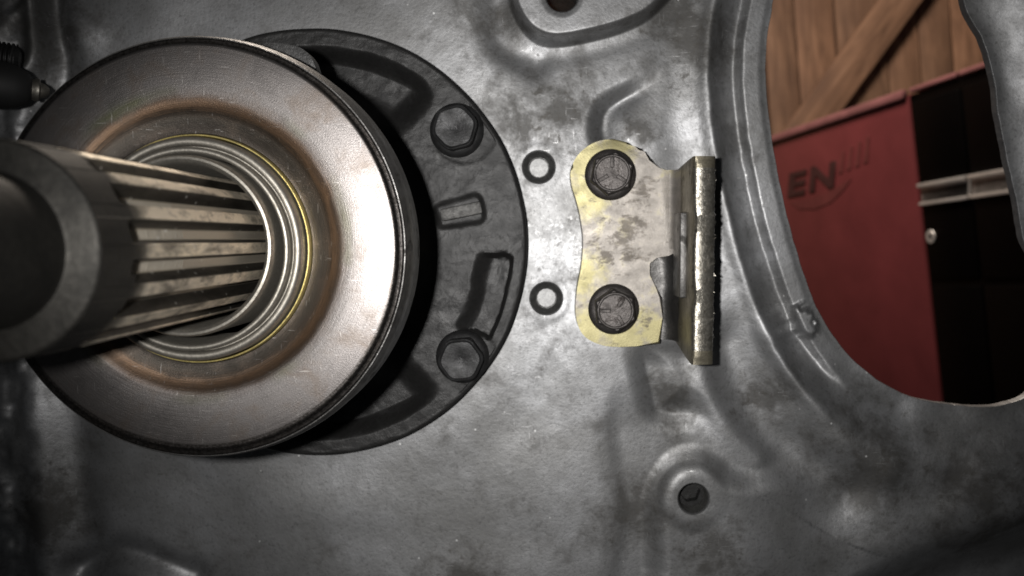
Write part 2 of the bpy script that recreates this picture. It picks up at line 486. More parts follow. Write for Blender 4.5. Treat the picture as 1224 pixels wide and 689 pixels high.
# ================================================================== the housing casting
def build_housing():
    us = np.concatenate([np.arange(-240, -12, 6), np.arange(-12, 1290, 1.75), np.arange(1290, 1470, 6)])
    vs_ = np.concatenate([np.arange(-240, -12, 6), np.arange(-12, 702, 1.75), np.arange(702, 930, 6)])
    U, V = np.meshgrid(us, vs_)
    nv, nu = U.shape
    wob_u = U + 3 * fbm(U, V, 90, 2, 40)
    wob_v = V + 3 * fbm(U, V, 90, 2, 50)
    cell = np.where((U > -12) & (U < 1236) & (V > -12) & (V < 702), 1.75, 6.0)

    win = curve(adj([(1130, -50), (1040, -85), (945, -55), (920, 20), (914, 80), (919, 150), (933, 230), (951, 300), (976, 368), (1006, 415), (1045, 452), (1092, 476), (1150, 487), (1195, 486), (1232, 470), (1254, 420), (1246, 345), (1226, 290), (1216, 245), (1203, 185), (1194, 140), (1187, 95), (1174, 50), (1156, 15)], -0.004), True, 6)
    boss = curve([(600, -60), (612, -8), (621, 20), (637, 41), (660, 50), (695, 46), (745, 32), (782, 10), (815, -40), (760, -90), (660, -100)], True, 6)
    sw = sdf(U, V, win) + 0.5 * fbm(U, V, 16, 3, 3) + 1.8 * fbm(U, V, 45, 1, 8) * smooth(1100, 1180, U)

    h = 0.9 * fbm(U, V, 190, 2, 11) + 0.03 * fbm(U, V, 40, 2, 21)
    # plateau edge below the bracket, pocket above it
    hk1 = curve([(800, 86), (768, 95), (738, 108), (719, 124), (712, 145), (715, 172), (735, 200), (800, 215), (870, 190), (875, 120)], True, 6)
    s1 = sdf(wob_u, wob_v, hk1)
    h -= 4.0 * smooth(-12, 20, -s1) * np.exp(-np.clip(-s1 - 10, 0, None) / 26) * (1 - smooth(735, 800, U)) * (1 - smooth(150, 210, V))
    hk2 = curve([(762, 405), (761, 440), (767, 470), (777, 500), (800, 508), (832, 508), (862, 522), (885, 515), (880, 470), (850, 430), (810, 400)], True, 6)
    s2 = sdf(wob_u, wob_v, hk2)
    h -= 3.0 * smooth(-16, 26, -s2) * np.exp(-np.clip(-s2 - 10, 0, None) / 26) * (1 - smooth(800, 870, U)) * smooth(400, 440, V)
    edge = curve([(728, 470), (724, 520), (730, 570), (738, 620), (728, 700), (700, 800)])
    dE = segdist(wob_u, wob_v, edge, False)
    h -= 1.1 * smooth(-18, 20, wob_u - np.interp(wob_v, edge[:, 1], edge[:, 0])) * smooth(450, 520, V) * (1 - smooth(800, 900, U))
    h += 0.1 * gauss(dE, 9)
    # lip, groove and shoulder round the window
    wl = (1 - smooth(985, 1090, U + 0.35 * (V - 300))) * smooth(-120, 20, V + 60)
    lipw = 26 + 1.5 * fbm(U, V, 120, 1, 60) + 0.4 * fbm(U, V, 16, 2, 61)
    prof = np.where(sw < lipw, -3.5 + 0.4 * smooth(0, 10, sw),
           np.where(sw < lipw + 9, -3.1 - 3.2 * smooth(0, 1, (sw - lipw) / 9),
                    -6.3 + 6.3 * smooth(0, 1, (sw - lipw - 10) / 38)))
    prof = prof + 1.3 * gauss(sw - lipw - 46, 11) - 0.9 * gauss(sw - lipw - 90, 26)
    plain = -4.0 * (1 - smooth(4, 75, sw)) + 0.6 * fbm(U, V, 70, 2, 70)
    h += np.where(sw < 190, wl * prof + (1 - wl) * plain, 0)
    # broken knob on the lip
    kn = fbm(U, V, 9, 3, 123)
    kd = np.hypot((wob_u - 968) * 0.9, (wob_v - 388) * 0.8 - 0.4 * (wob_u - 968)) + 4 * kn
    h += 2.0 * smooth(17, 7, kd)
    # sweeping ridges below the bracket
    h += 0.9 * gauss(segdist(wob_u, wob_v, curve([(836, 440), (846, 470), (860, 500), (905, 545)]), False), 15)
    h -= 2.0 * gauss(segdist(wob_u, wob_v, curve([(868, 420), (885, 470), (915, 520), (960, 550), (1010, 590)]), False), 30)
    h += 1.6 * gauss(segdist(wob_u, wob_v, curve([(930, 400), (960, 460), (1000, 515), (1060, 560)]), False), 24)
    # boss with the plugged bore and the web it runs into
    web = sdf(wob_u, wob_v, curve([(786, 760), (783, 680), (780, 620), (783, 588), (793, 566), (810, 552), (832, 547), (852, 555), (868, 567), (895, 573), (935, 571), (985, 585), (1010, 620), (1015, 680), (1000, 760)], True, 5))
    h += 3.4 * smooth(16, -20, web) * (1 - smooth(850, 1000, U + 0.1 * V - 60))
    # lower right: rib and the drop behind it
    h += 0.6 * gauss(segdist(wob_u, wob_v, curve([(1040, 660), (1130, 622), (1240, 582), (1400, 540)]), False), 20)
    drop = sdf(wob_u, wob_v, np.array([(1000., 722.), (1100., 674.), (1240., 624.), (1480., 560.), (1480., 960.), (980., 960.)]))
    h -= 22 * smooth(25, -80, drop)
    # upper boss
    sb = sdf(U, V, boss)
    h += 8.0 * smooth(6, -3, sb)
    h -= 0.5 * gauss(sb - 16, 13)
    h -= 1.6 * gauss(segdist(wob_u, wob_v, curve([(585, -60), (588, 0), (600, 50), (640, 75)]), False), 20)
    # right flank climbs towards the flange of the housing
    h += 2 * smooth(1190, 1300, U) * (1 - smooth(430, 560, V)) + 14 * smooth(1300, 1450, U)
    # left flank
    h += 6 * smooth(60, -40, U) * smooth(150, 60, V) + 20 * smooth(-20, -200, U)
    h += 3.5 * gauss(segdist(wob_u, wob_v, curve([(40, -60), (44, 0), (46, 45), (42, 78), (24, 100)]), False), 12)
    h -= 4.0 * gauss(segdist(wob_u, wob_v, curve([(60, -60), (66, 30), (70, 100), (40, 160)]), False), 16)
    h += 1.8 * gauss(np.hypot(wob_u - 96, wob_v - 40), 30) + 1.0 * fbm(U, V, 22, 2, 90) * smooth(60, 20, U)
    h += 2.6 * gauss(segdist(wob_u, wob_v, curve([(30, 420), (46, 500), (52, 600), (60, 760)]), False), 22)
    h -= 1.6 * gauss(segdist(wob_u, wob_v, curve([(92, 470), (96, 560), (104, 700)]), False), 24)
    h += 5.0 * gauss(np.hypot(wob_u - 178, wob_v - 716), 42)
    h -= 2.5 * gauss(segdist(wob_u, wob_v, curve([(90, 680), (150, 660), (230, 690)]), False), 14)
    # flat machined seat for the retainer
    rr = np.hypot(U - 378, V - 291)
    h *= smooth(258, 330, rr)
    # raised pads round the two tapped holes
    holes = [(644, 200, 20.5), (653, 357, 20.5), (827, 593, 19.5), (671, 3, 20.5)]
    for (a, b, r) in holes[:2]:
        d_ = np.hypot(U - a, V - b)
        h = h * smooth(26, 50, d_) + 0.15 * gauss(d_ - r - 4, 5)
    d_ = np.hypot(U - 827, V - 593)
    h += (3.0 - h) * smooth(44, 24, d_)
    d_ = np.hypot(U - 671, V - 3)
    h -= 0.5 * smooth(26, 19, d_)
    h += 0.012 * fbm(U, V, 7, 2, 33) * smooth(256, 270, rr)

    # cut the window and bores: pull the nearest ring of vertices onto the outline, drop what lies inside
    S = sw.copy()
    for (a, b, r) in holes:
        S = np.minimum(S, np.hypot(U - a, V - b) - r)
    inside = S < 0
    nb = np.zeros_like(inside)
    for du in (-1, 0, 1):
        for dv in (-1, 0, 1):
            nb |= np.roll(np.roll(inside, du, 1), dv, 0)
    ring = nb & ~inside
    gy, gx = np.gradient(S)
    gx = gx / np.gradient(us)[None, :]
    gy = gy / np.gradient(vs_)[:, None]
    gl = np.hypot(gx, gy) + 1e-6
    gx, gy = gx / gl, gy / gl
    U2 = np.where(ring, U - S * gx, U)
    V2 = np.where(ring, V - S * gy, V)
    X, Y = Pn(U2, V2, np.zeros_like(U))
    co = np.stack([X, Y, h / 1000], -1).reshape(-1, 3)
    idx = np.arange(nu * nv).reshape(nv, nu)
    q = np.stack([idx[1:, :-1], idx[1:, 1:], idx[:-1, 1:], idx[:-1, :-1]], -1).reshape(-1, 4)
    insf = inside.ravel()
    q = q[~insf[q].any(1)]
    # rims
    e = np.concatenate([q[:, [0, 1]], q[:, [1, 2]], q[:, [2, 3]], q[:, [3, 0]]])
    key = np.sort(e, 1)
    code = key[:, 0].astype(np.int64) * (nu * nv) + key[:, 1]
    un, first, cnt = np.unique(code, return_index=True, return_counts=True)
    be = e[first[cnt == 1]]
    iv, iu = np.divmod(be, nu)
    outer = ((iv == 0) | (iv == nv - 1) | (iu == 0) | (iu == nu - 1)).all(1)
    be = be[~outer]
    gxw = gx.ravel()
    gyw = -gy.ravel()
    bvs = np.unique(be)
    mp_ = {int(v): i for i, v in enumerate(bvs)}
    big = (sw.ravel()[bvs] < 6)
    levels = [(0, 0), (0.18, 0.12), (0.4, 0.5), (0.5, 1.2), (0.5, 3.0), (0.5, 6.0), (0.5, 8.5)]
    extra = []
    for inw, dn in levels:
        b = co[bvs].copy()
        k = np.where(big, 0.35, 1.0)
        b[:, 0] -= gxw[bvs] * inw * 0.001 * k
        b[:, 1] -= gyw[bvs] * inw * 0.001 * k
        b[:, 2] -= dn * 0.001 * k
        extra.append(b)
    base = len(co)
    allv = np.concatenate([co] + extra)
    nb_ = len(bvs)
    ei = np.array([[mp_[int(a)], mp_[int(b)]] for a, b in be])
    wq = []
    for L in range(len(levels) - 1):
        o0, o1 = base + L * nb_, base + (L + 1) * nb_
        wq.append(np.stack([o0 + ei[:, 1], o0 + ei[:, 0], o1 + ei[:, 0], o1 + ei[:, 1]], -1))
    q = np.concatenate([q] + wq)
    used = np.zeros(len(allv), bool)
    used[q.ravel()] = True
    remap = np.cumsum(used) - 1
    me = np_mesh('casting', allv[used], remap[q])
    root = empty('bell_housing', (0, 0, 0), 'grey stained aluminium casting with a large window opening, filling the picture behind everything', 'housing')
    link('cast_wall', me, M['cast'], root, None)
    # back of the wall: closes the casting a little way behind the front skin
    for i, (a, b, r) in enumerate(holes[:3]):
        c = P(a, b, 0)
        rm = r * 0.25 / F * 1000
        z = (-0.2, -0.2, 2.3)[i]
        prof = [(rm + 0.1, z + 0.1), (rm - 0.3, z - 0.1), (rm - 0.55, z - 0.5), (rm - 1.5, z - 1.4), (rm - 1.75, z - 1.9)] if i < 2 else [(rm - 0.1, z + 0.2)]
        rb = rm - 1.8 if i < 2 else rm - 0.35
        n = 16
        z -= 2.0 if i < 2 else 0.3
        deep = (1.6, 1.6, 9.0)[i]
        for t in range(n):
            prof.append((rb - (0.35 if t % 2 else 0.0), z - deep * t / n))
        bore = link('threaded_bore', lathe(prof, c.x, c.y, 13 if i < 2 else 40), M['thread'] if i < 2 else M['oily_bore'], root, 25)
        zz = z - deep * 0.97
        rm = rb + 0.3
        if i < 2:
            rp = rm - 0.3
            pin = lathe([(rp, zz - 0.2), (rp - 0.1, zz), (rp * 0.5, zz + 0.06), (0.001, zz + 0.05)], c.x + 0.0001, c.y, 32)
            p_ = link('bore_floor', pin, M['pin'], bore, 40)
        else:
            # hexagon socket plug deep in the bore
            bmx = bmesh.new()
            n = 6
            outr = [bmx.verts.new((c.x + (rm - 0.3) / 1000 * math.cos(t * math.pi / 6), c.y + (rm - 0.3) / 1000 * math.sin(t * math.pi / 6), zz / 1000 + 0.003)) for t in range(12)]
            inr = [bmx.verts.new((c.x + 0.00015 + (rm - 1.5) / 1000 * math.cos(t * math.pi / 3 + .2), c.y + (rm - 1.5) / 1000 * math.sin(t * math.pi / 3 + .2), zz / 1000 + 0.003)) for t in range(6)]
            dnr = [bmx.verts.new((v.co.x, v.co.y, v.co.z - 0.003)) for v in inr]
            for t in range(6):
                bmx.faces.new((inr[t], outr[2 * t], outr[2 * t + 1]))
                bmx.faces.new((inr[t], outr[2 * t + 1], outr[(2 * t + 2) % 12], inr[(t + 1) % 6]))
                bmx.faces.new((inr[t], inr[(t + 1) % 6], dnr[(t + 1) % 6], dnr[t]))
            bmx.faces.new(dnr)
            bm_obj('socket_plug', bmx, M['black_iron'], bore, 30)
    c = P(671, 3, 0)
    link('through_hole', lathe([(4.45, 7.0), (4.4, 4.0), (4.4, -30)], c.x, c.y, 48), M['thread'], root, 60)
    return root
housing = build_housing()

# ================================================================== the bearing retainer
def hexpts(cx, cy, r, rot=0.0, n=6):
    return [(cx + r * math.cos(rot + i * 2 * math.pi / n), cy + r * math.sin(rot + i * 2 * math.pi / n)) for i in range(n)]

def build_retainer():
    root = empty('bearing_retainer', (AX, AY, 0), 'black cast iron round flange with pockets behind the release bearing', 'bearing retainer')
    R = 57.8
    ZT = 9.0
    rs = np.concatenate([np.linspace(19, 30, 14), np.linspace(30.5, 56.6, 110), [56.9, 57.2, 57.5, 57.7, 57.8, 57.8, 57.8, 57.8]])
    edge_z = np.concatenate([np.zeros(124), [-0.05, -0.15, -0.4, -0.7, -1.1, -4, -8, -9.5]])
    nt = 560
    th = np.linspace(-np.pi, np.pi, nt, endpoint=False)
    Rg, Tg = np.meshgrid(rs, th)
    # edge wobble of a raw casting
    rw = Rg + 0.12 * fbm(np.cos(Tg) * 40, np.sin(Tg) * 40, 9, 2, 5) * (Rg > 50)
    z = ZT + np.broadcast_to(edge_z, Rg.shape).copy()
    k = 241.0 / F                # millimetres per photograph pixel at the flange face
    deg = np.degrees(Tg)
    def pocket(r0, r1, t0, t1, depth, inner, outer, ends):
        wob = 0.5 * fbm(Rg * np.cos(Tg), Rg * np.sin(Tg), 9, 2, 77)
        dr0 = Rg + wob - r0 * k
        dr1 = r1 * k - Rg + wob * 0.6
        e0 = np.radians(deg - t0) * Rg + wob - 1.2 * smooth(3, 0, dr1)
        e1 = np.radians(t1 - deg) * Rg + wob - 1.2 * smooth(3, 0, dr1)
        return depth * smooth(0, inner, dr0) * smooth(0, outer, dr1) * smooth(0, ends, e0) * smooth(0, ends, e1)
    body = (Rg < 56.5)
    z -= body * pocket(140, 236, 49, 130, 7.0, 12.0, 4.5, 9.0)
    z -= body * pocket(140, 237, -130, -48, 7.0, 12.0, 4.5, 9.0)
    z -= body * pocket(192, 240, -31, -2, 3.6, 5.0, 1.2, 1.8)
    z -= body * pocket(148, 212, 5.5, 18.5, 1.0, 2.0, 2.0, 2.0)
    z += 4.0 * smooth(150 * k, 118 * k, Rg) + 5 * smooth(27, 20, Rg)
    # turned bolt seats
    for (u, v) in ((547, 157), (553, 432)):
        p = P(u, v, 0.009)
        d = np.hypot(Rg * np.cos(Tg) - (p.x - AX) * 1000, Rg * np.sin(Tg) - (p.y - AY) * 1000)
        z = np.where((d < 9.2) & body, z + (ZT - 0.2 - z) * smooth(9.2, 8.2, d), z)
    z += body * 0.10 * fbm(Rg * np.cos(Tg), Rg * np.sin(Tg), 3.0, 3, 31)
    V = np.stack([AX + 0.0013 + rw * 1.012 / 1000 * np.cos(Tg), AY - 0.0003 + rw * 1.012 / 1000 * np.sin(Tg), z / 1000], -1).reshape(-1, 3)
    nr = len(rs)
    i, j = np.meshgrid(np.arange(nt), np.arange(nr - 1), indexing='ij')
    i2 = (i + 1) % nt
    Q = np.stack([i * nr + j, i * nr + j + 1, i2 * nr + j + 1, i2 * nr + j], -1).reshape(-1, 4)
    link('flange', np_mesh('flange', V, Q), M['black_iron'], root, 40)
    # guide sleeve the bearing slides on
    link('guide_sleeve', lathe([(19.5, 12), (16.6, 16), (16.1, 20), (16.1, 94), (16.0, 95.0), (15.7, 95.6), (15.3, 95.7), (14.8, 95.3), (14.5, 94.4), (14.4, 92), (14.4, 10)], AX, AY), M['race'], root, 40)
    # raised casting mark
    bm = bmesh.new()
    a, b = P(527, 258, .009), P(576, 248, .009)
    d = (b - a)
    fr = Matrix.Translation((a + b) / 2) @ Matrix.Rotation(math.atan2(d.y, d.x), 4, 'Z')
    L = d.length / 2
    box(bm, fr, (-L, -0.0017, -0.002), (L, 0.0017, 0.0016), 0.0007)
    bm_obj('casting_rib', bm, M['rubbed_iron'], root)
    # bolts
    for n_, (u, v, rot) in enumerate(((543, 152, 0.25), (550, 431, 0.1))):
        p = P(u, v, 0.017)
        x, y = p.x, p.y
        s = 1000.0
        bm = prism(hexpts(x, y, 0.0062, rot), 0.0095, 0.0161, 0.0)
        es = [e for e in bm.edges if abs(e.verts[0].co.x - e.verts[1].co.x) < 1e-7 and abs(e.verts[0].co.y - e.verts[1].co.y) < 1e-7]
        bmesh.ops.bevel(bm, geom=es, offset=0.0011, segments=4, affect='EDGES', profile=0.5)
        bolt = bm_obj('bolt', bm, M['bolt_black'], root, 30)
        # dished head with its raised rim, flange below
        hr = link('head_rim', lathe([(5.85, 15.2), (5.85, 16.6), (5.7, 16.95), (5.4, 17.1), (5.15, 16.95), (4.9, 16.75), (1.5, 16.68), (0.9, 16.45), (0.001, 16.4)], x, y, 64), M['bolt_black'], bolt, 28)
        for v_ in hr.data.vertices:
            dx, dy = v_.co.x - x, v_.co.y - y
            f_ = 1 + 0.035 * math.cos(6 * (math.atan2(dy, dx) - rot)) * min(1, math.hypot(dx, dy) / 0.005)
            v_.co.x, v_.co.y = x + dx * f_, y + dy * f_
        link('washer', lathe([(7.3, 8.6), (7.3, 9.6), (7.1, 10.0), (6.7, 10.3), (6.2, 11.0), (4.0, 11.2)], x, y, 64), M['bolt_black'], bolt, 50)
        # small raised mark on the head
        bm = bmesh.new()
        for sg in (-1, 1):
            fr = Matrix.Translation((x, y, 0.01675)) @ Matrix.Rotation(sg * 0.42, 4, 'Z') if n_ == 0 else Matrix.Translation((x, y, 0.01675)) @ Matrix.Rotation(sg * 0.2 + .4, 4, 'Z')
            box(bm, fr, (-0.00014 + sg * 0.0004, -0.0008, -.0003), (0.00014 + sg * 0.0004, 0.0007, 0.00012))
        bm_obj('head_mark', bm, M['bolt_black'], bolt)
    return root
build_retainer()

# ================================================================== the release bearing
AY0 = AY
def build_bearing():
    AY = AY0 - 0.0006        # hangs a little low on its sleeve
    root = empty('release_bearing', (AX, AY, 0.06), 'thick steel ring with a bright ground face round the splined shaft', 'release bearing')
    zf = 90.0
    link('thrust_face', lathe([(38.4, zf - 1.7), (38.2, zf - 1.0), (37.8, zf - 0.8), (37.4, zf - 0.75), (37.15, zf - 0.5), (36.9, zf - 0.1), (36.5, zf), (30, zf - 0.02), (27.2, zf - 0.06), (26.4, zf - 0.25), (25.6, zf - 0.7), (24.9, zf - 1.2), (24.2, zf - 1.5), (23.2, zf - 1.7), (22.0, zf - 2.2), (21.2, zf - 2.2), (21.0, zf - 3.5)], AX, AY, 200), M['face'], root, 50)
    link('outer_shell', lathe([(37.6, zf - 0.95), (38.4, zf - 1.1), (38.7, zf - 1.8), (38.8, zf - 3.2), (39.1, zf - 3.8), (39.3, zf - 6), (39.3, zf - 14), (38.8, zf - 15.5), (37, zf - 16), (24, zf - 16)], AX, AY, 200), M['dark_steel'], root, 35)
    link('seal_ring', lathe([(21.1, zf - 2.6), (21.0, zf - 1.3), (20.85, zf - 0.8), (20.65, zf - 0.8), (20.55, zf - 1.6), (20.45, zf - 5)], AX, AY, 160), M['brass'], root, 60)
    link('inner_race', lathe([(20.3, zf - 5), (20.25, zf + 1.0), (20.05, zf + 1.7), (19.6, zf + 2.1), (19.1, zf + 2.1), (18.75, zf + 1.8), (18.6, zf + 1.2), (18.5, zf + 0.6), (18.35, zf + 0.6), (18.3, zf + 2.4), (18.1, zf + 3.0), (17.7, zf + 3.2), (17.3, zf + 3.0), (17.1, zf + 2.4), (17.0, zf + 0.5), (16.9, zf - 15)], AX, AY, 160), M['race'], root, 60)
    # carrier with its lugs behind the ring
    car = link('carrier', lathe([(34, zf - 16), (34.4, zf - 17), (34.4, zf - 20), (33, zf - 21), (22, zf - 22), (21, zf - 40), (18.2, zf - 42)], AX, AY, 120), M['dark_steel'], root, 35)
    out = [(300, 60), (322, 52), (345, 54), (360, 58), (371, 67), (377, 79), (376, 92), (350, 130), (300, 130)]
    pts = [P(u, v, 0.068).xy for u, v in curve(out, True, 4)]
    pts = pts[::-1]
    bm = prism(pts, 0.064, 0.0685, 0.0006)
    bm_obj('carrier_lug', bm, M['black_iron'], root)
    return root
build_bearing()

# ================================================================== the input shaft
def build_shaft():
    root = empty('input_shaft', (AX, AY, 0.03), 'splined steel shaft coming out of the bearing at the left edge', 'shaft')
    RT, RR = 13.1, 10.8
    NT_ = 16
    per = [(-0.5, RR), (-0.43, RR), (-0.36, RR), (-0.335, RR + .12), (-0.25, RR + 1.25), (-0.185, RT - .15), (-0.165, RT), (-0.08, RT + .01), (0, RT + .02), (0.08, RT + .01), (0.165, RT), (0.185, RT - .15), (0.25, RR + 1.25), (0.335, RR + .12), (0.36, RR), (0.43, RR)]
    ang = []
    rad = []
    for i in range(NT_):
        for (t, r) in per:
            ang.append((i + t) * 2 * math.pi / NT_ - 0.02)
            rad.append(r)
    ang = np.array(ang)
    rad = np.array(rad)
    zt = 141.0
    zs = np.concatenate([np.arange(40, 112, 4), np.arange(112, zt + 9.6, 0.22)])
    rs_ = np.random.RandomState(8)
    off = rs_.uniform(-2.6, 0.6, NT_)
    offp = np.repeat(off, len(per))
    V = []
    for z in zs:
        lim = RT + 1
        if z > zt - 3.2:
            lim = RT - 0.02 * max(0, z - (zt - 3.2))
        # spline cutter runs out towards the front: roots climb out
        rr = rad.copy()
        root_m = rad < RR + 0.05
        chat = 0.15 * math.sin(z * 2 * math.pi / 1.05) if 122 < z < zt - 1 else 0
        idx = np.arange(len(rad)) // len(per)
        sel = root_m
        rr[sel] += chat
        lead = np.clip((z - (zt - 1.0 + offp)) / 2.8, 0, 1)
        rr = np.minimum(rr + (RT - rr) * lead ** 1.5, lim)
        # the tip of each tooth is relieved where the hub rides up
        rr = rr - 0.10 * (rad > RT - 0.05) * np.clip((z - (zt - 2.5 + offp)) / 1.0, 0, 1)
        V.append(np.stack([AX + rr / 1000 * np.cos(ang), AY + rr / 1000 * np.sin(ang), np.full(len(ang), z / 1000)], -1))
    V = np.concatenate(V)
    n = len(ang)
    i = np.arange(n)
    j = (i + 1) % n
    Q = np.concatenate([np.stack([k * n + i, k * n + j, (k + 1) * n + j, (k + 1) * n + i], -1) for k in range(len(zs) - 1)])
    so = link('splined_section', np_mesh('splined_section', V, Q), M['spline'], root, 20)
    ze = zs[-1]
    rl = RT - 0.02 * (ze - (zt - 3.2))
    link('pilot_journal', lathe([(rl, ze), (rl - .2, ze + 0.25), (rl - 0.5, ze + 0.4), (9.6, ze + 0.5), (9.1, ze + 0.7), (8.85, ze + 1.2), (8.85, ze + 26), (8.2, ze + 27.2), (0.001, ze + 27.3)], AX, AY, 120), M['pilot'], root, 35)
    return root
build_shaft()

# ================================================================== the clutch fork bracket
def build_bracket():
    zt = 0.0075
    c0 = P(733, 300, 0.0)
    root = empty('fork_bracket', (c0.x, c0.y, 0), 'yellow zinc plated steel angle bracket held by two flange bolts', 'bracket')
    out = [(733, 166), (712, 170), (694, 182), (683, 200), (683, 220), (689, 240), (694, 262), (697, 288), (695, 318), (690, 345), (688, 372), (692, 392), (702, 405), (720, 413), (740, 415)]
    right = [(762, 414), (789, 411), (792, 380), (791, 356), (784, 344), (774, 330), (774, 314), (784, 306), (800, 303), (812, 303), (812, 206), (798, 207), (786, 203), (778, 190), (768, 183), (766, 177), (758, 178), (750, 170)]
    pts = [tuple(P(u, v, zt).xy) for u, v in [tuple(p) for p in curve(out, False, 4)] + right]
    bm = prism(pts[::-1], 0.0005, zt, 0.0006)
    bm_obj('base_plate', bm, M['zinc'], root, 40)
    # upright tab: subdivided plate with a chewed outer edge
    x0, x1 = 0.0384, 0.0440
    n, mz = 90, 26
    yb0, yb1 = -0.0284, 0.0186
    yt0, yt1 = -0.0311, 0.0199
    ztop = 0.0325
    rs = np.random.RandomState(3)
    V = []
    sect = [(0.0, 0), (0.0, .25), (0.0, .5), (0.0, .75), (0.0, .97), (0.0004, 0.992), (0.0010, 1.0), (0.0024, .996), (0.0040, .985), (0.0051, .965), (0.0056, .93), (0.0056, .6), (0.0056, 0.25), (0.0056, 0)]
    for i in range(n + 1):
        t = i / n
        row = []
        endc = min(t, 1 - t)
        for k, (dx, tz) in enumerate(sect):
            zz = 0.001 + (ztop - 0.001) * tz
            lo = yb0 + (yt0 - yb0) * min(1, tz * 1.12)
            hi = yb1 + (yt1 - yb1) * min(1, tz * 1.12)
            y = lo + (hi - lo) * t
            j = 0
            if 4 <= k <= 10 and 0.06 < t < 0.93:
                j = 0.00014 * (rs.rand() - 0.5) * (2 if k > 7 else 1)
                if k >= 9:
                    j += 0.0005 * max(0, math.sin(t * 47) * math.sin(t * 19 + 1)) * rs.rand()
            wear = -0.0005 * math.exp(-((t - .68) / .06) ** 2) - 0.0006 * math.exp(-((t - .33) / .05) ** 2) if k in (4, 5) else 0
            xx = x0 + dx + j - wear + (0.0006 * (1 - tz) if k < 5 else 0)
            if endc < 0.03 and k in (6, 7, 8): zz -= 0.0002
            row.append((xx, y, zz + (j * 0.6)))
        V += row
    ns = len(sect)
    Q = []
    for i in range(n):
        for k in range(ns - 1):
            a = i * ns + k
            Q.append((a, a + 1, a + ns + 1, a + ns))
    base = len(V)
    # end caps as quads strips between left and right profile
    for i in (0, n):
        for k in range(ns // 2 - 1):
            a = i * ns + k
            b = i * ns + (ns - 1 - k)
            f = (a, a + 1, b - 1, b)
            Q.append(f if i == 0 else f[::-1])
    me = np_mesh('upright_tab', np.array(V), Q)
    tab = link('upright_tab', me, M['zinc_dull'], root, 45)
    me.materials.append(M['burr'])
    for p in me.polygons:
        p.material_index = 1 if (p.center.z > 0.0296 and p.normal.z > 0.2 and -0.0276 < p.center.y < 0.0172) else 0
    # torn burrs along the chewed edge
    bm = bmesh.new()
    for i in range(110):
        y = random.uniform(-0.0259, 0.0166)
        x = x1 - 0.0004 + random.uniform(-0.0012, 0.0004) if random.random() < .75 else random.uniform(x0 + .001, x1)
        z = ztop - 0.0016 - random.uniform(0.0, 0.0016) if x > x1 - .0014 else ztop - 0.0003 - 0.25 * (x - x0)
        s = random.uniform(0.0002, 0.00055)
        tip = Vector((x + random.uniform(0.1, 1.5) * s, y + random.uniform(-1, 1) * s, z + random.uniform(-.4, 1.2) * s))
        b3 = [bm.verts.new((x + random.uniform(-1, .2) * s, y + math.cos(a) * s, z + math.sin(a) * s)) for a in (0.3, 2.4, 4.5)]
        t_ = bm.verts.new(tip)
        for k in range(3):
            bm.faces.new((b3[k], b3[(k + 1) % 3], t_))
    bur = bm_obj('edge_burrs', bm, M['burr'], tab, 20)
    tag(bur, kind='stuff')
    # pressed pad on the inner side of the tab
    bm = bmesh.new()
    box(bm, Matrix.Identity(4), (x0 - 0.0013, -0.0154, 0.0100), (x0 + 0.001, 0.0066, 0.0215), 0.0004)
    bm_obj('pressed_pad', bm, M['dark_steel'], tab, 40)
    # bend fillet joining plate and tab along the upper half
    prof = [(0.0352, zt - 0.0003), (0.0366, zt + 0.0001), (0.0378, zt + 0.0009), (0.0386, zt + 0.0024), (0.0392, zt + 0.005)]
    V = []
    for i in range(13):
        y = -0.0029 + (0.0184 + 0.0029) * i / 12
        for (x, z) in prof:
            V.append((x, y, z))
    Q = []
    for i in range(12):
        for k in range(len(prof) - 1):
            a = i * len(prof) + k
            Q.append((a, a + 1, a + 1 + len(prof), a + len(prof)))
    link('bend', np_mesh('bend', np.array(V), Q), M['zinc'], root, 60)
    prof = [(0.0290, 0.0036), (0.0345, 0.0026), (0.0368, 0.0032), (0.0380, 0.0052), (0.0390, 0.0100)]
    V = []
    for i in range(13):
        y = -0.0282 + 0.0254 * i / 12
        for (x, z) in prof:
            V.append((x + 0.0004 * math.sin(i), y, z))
    link('bend', np_mesh('bend', np.array(V), Q), M['dark_steel'], root, 60)  # lower half of the bend: darker material stands in for shade in the fold
    # two flange bolts with three radial marks
    for u, v, rot, m0 in ((732, 207, 0.35, math.pi / 2), (736, 372, 0.62, 1.02)):
        p = P(u, v, 0.0145)
        x, y = p.x, p.y
        bm = prism(hexpts(x, y, 0.0059, rot), zt + 0.001, zt + 0.0064, 0.0005, 1)
        bolt = bm_obj('bolt', bm, M['bolt'], root, 25)
        z0 = zt * 1000
        link('flange_washer', lathe([(6.9, z0 - 0.3), (6.95, z0 + 0.7), (6.7, z0 + 1.2), (6.0, z0 + 1.7), (5.0, z0 + 2.2), (3, z0 + 2.3)], x, y, 64), M['bolt'], bolt, 50)
        zh = z0 + 6.4
        link('head_ring', lathe([(5.1, zh - 0.3), (4.95, zh + 0.15), (4.65, zh + 0.38), (4.35, zh + 0.3), (4.2, zh + 0.02), (4.15, zh - 0.1)], x, y, 64), M['bolt'], bolt, 60)
        for k in range(3):
            a = m0 + k * 2 * math.pi / 3
            bm = bmesh.new()
            fr = Matrix.Translation((x, y, zh / 1000)) @ Matrix.Rotation(a, 4, 'Z')
            box(bm, fr, (0.0014, -0.0005, -0.0003), (0.0043, 0.0005, 0.0006), 0.0002)
            bm_obj('grade_mark', bm, M['bolt'], bolt)
    return root
build_bracket()

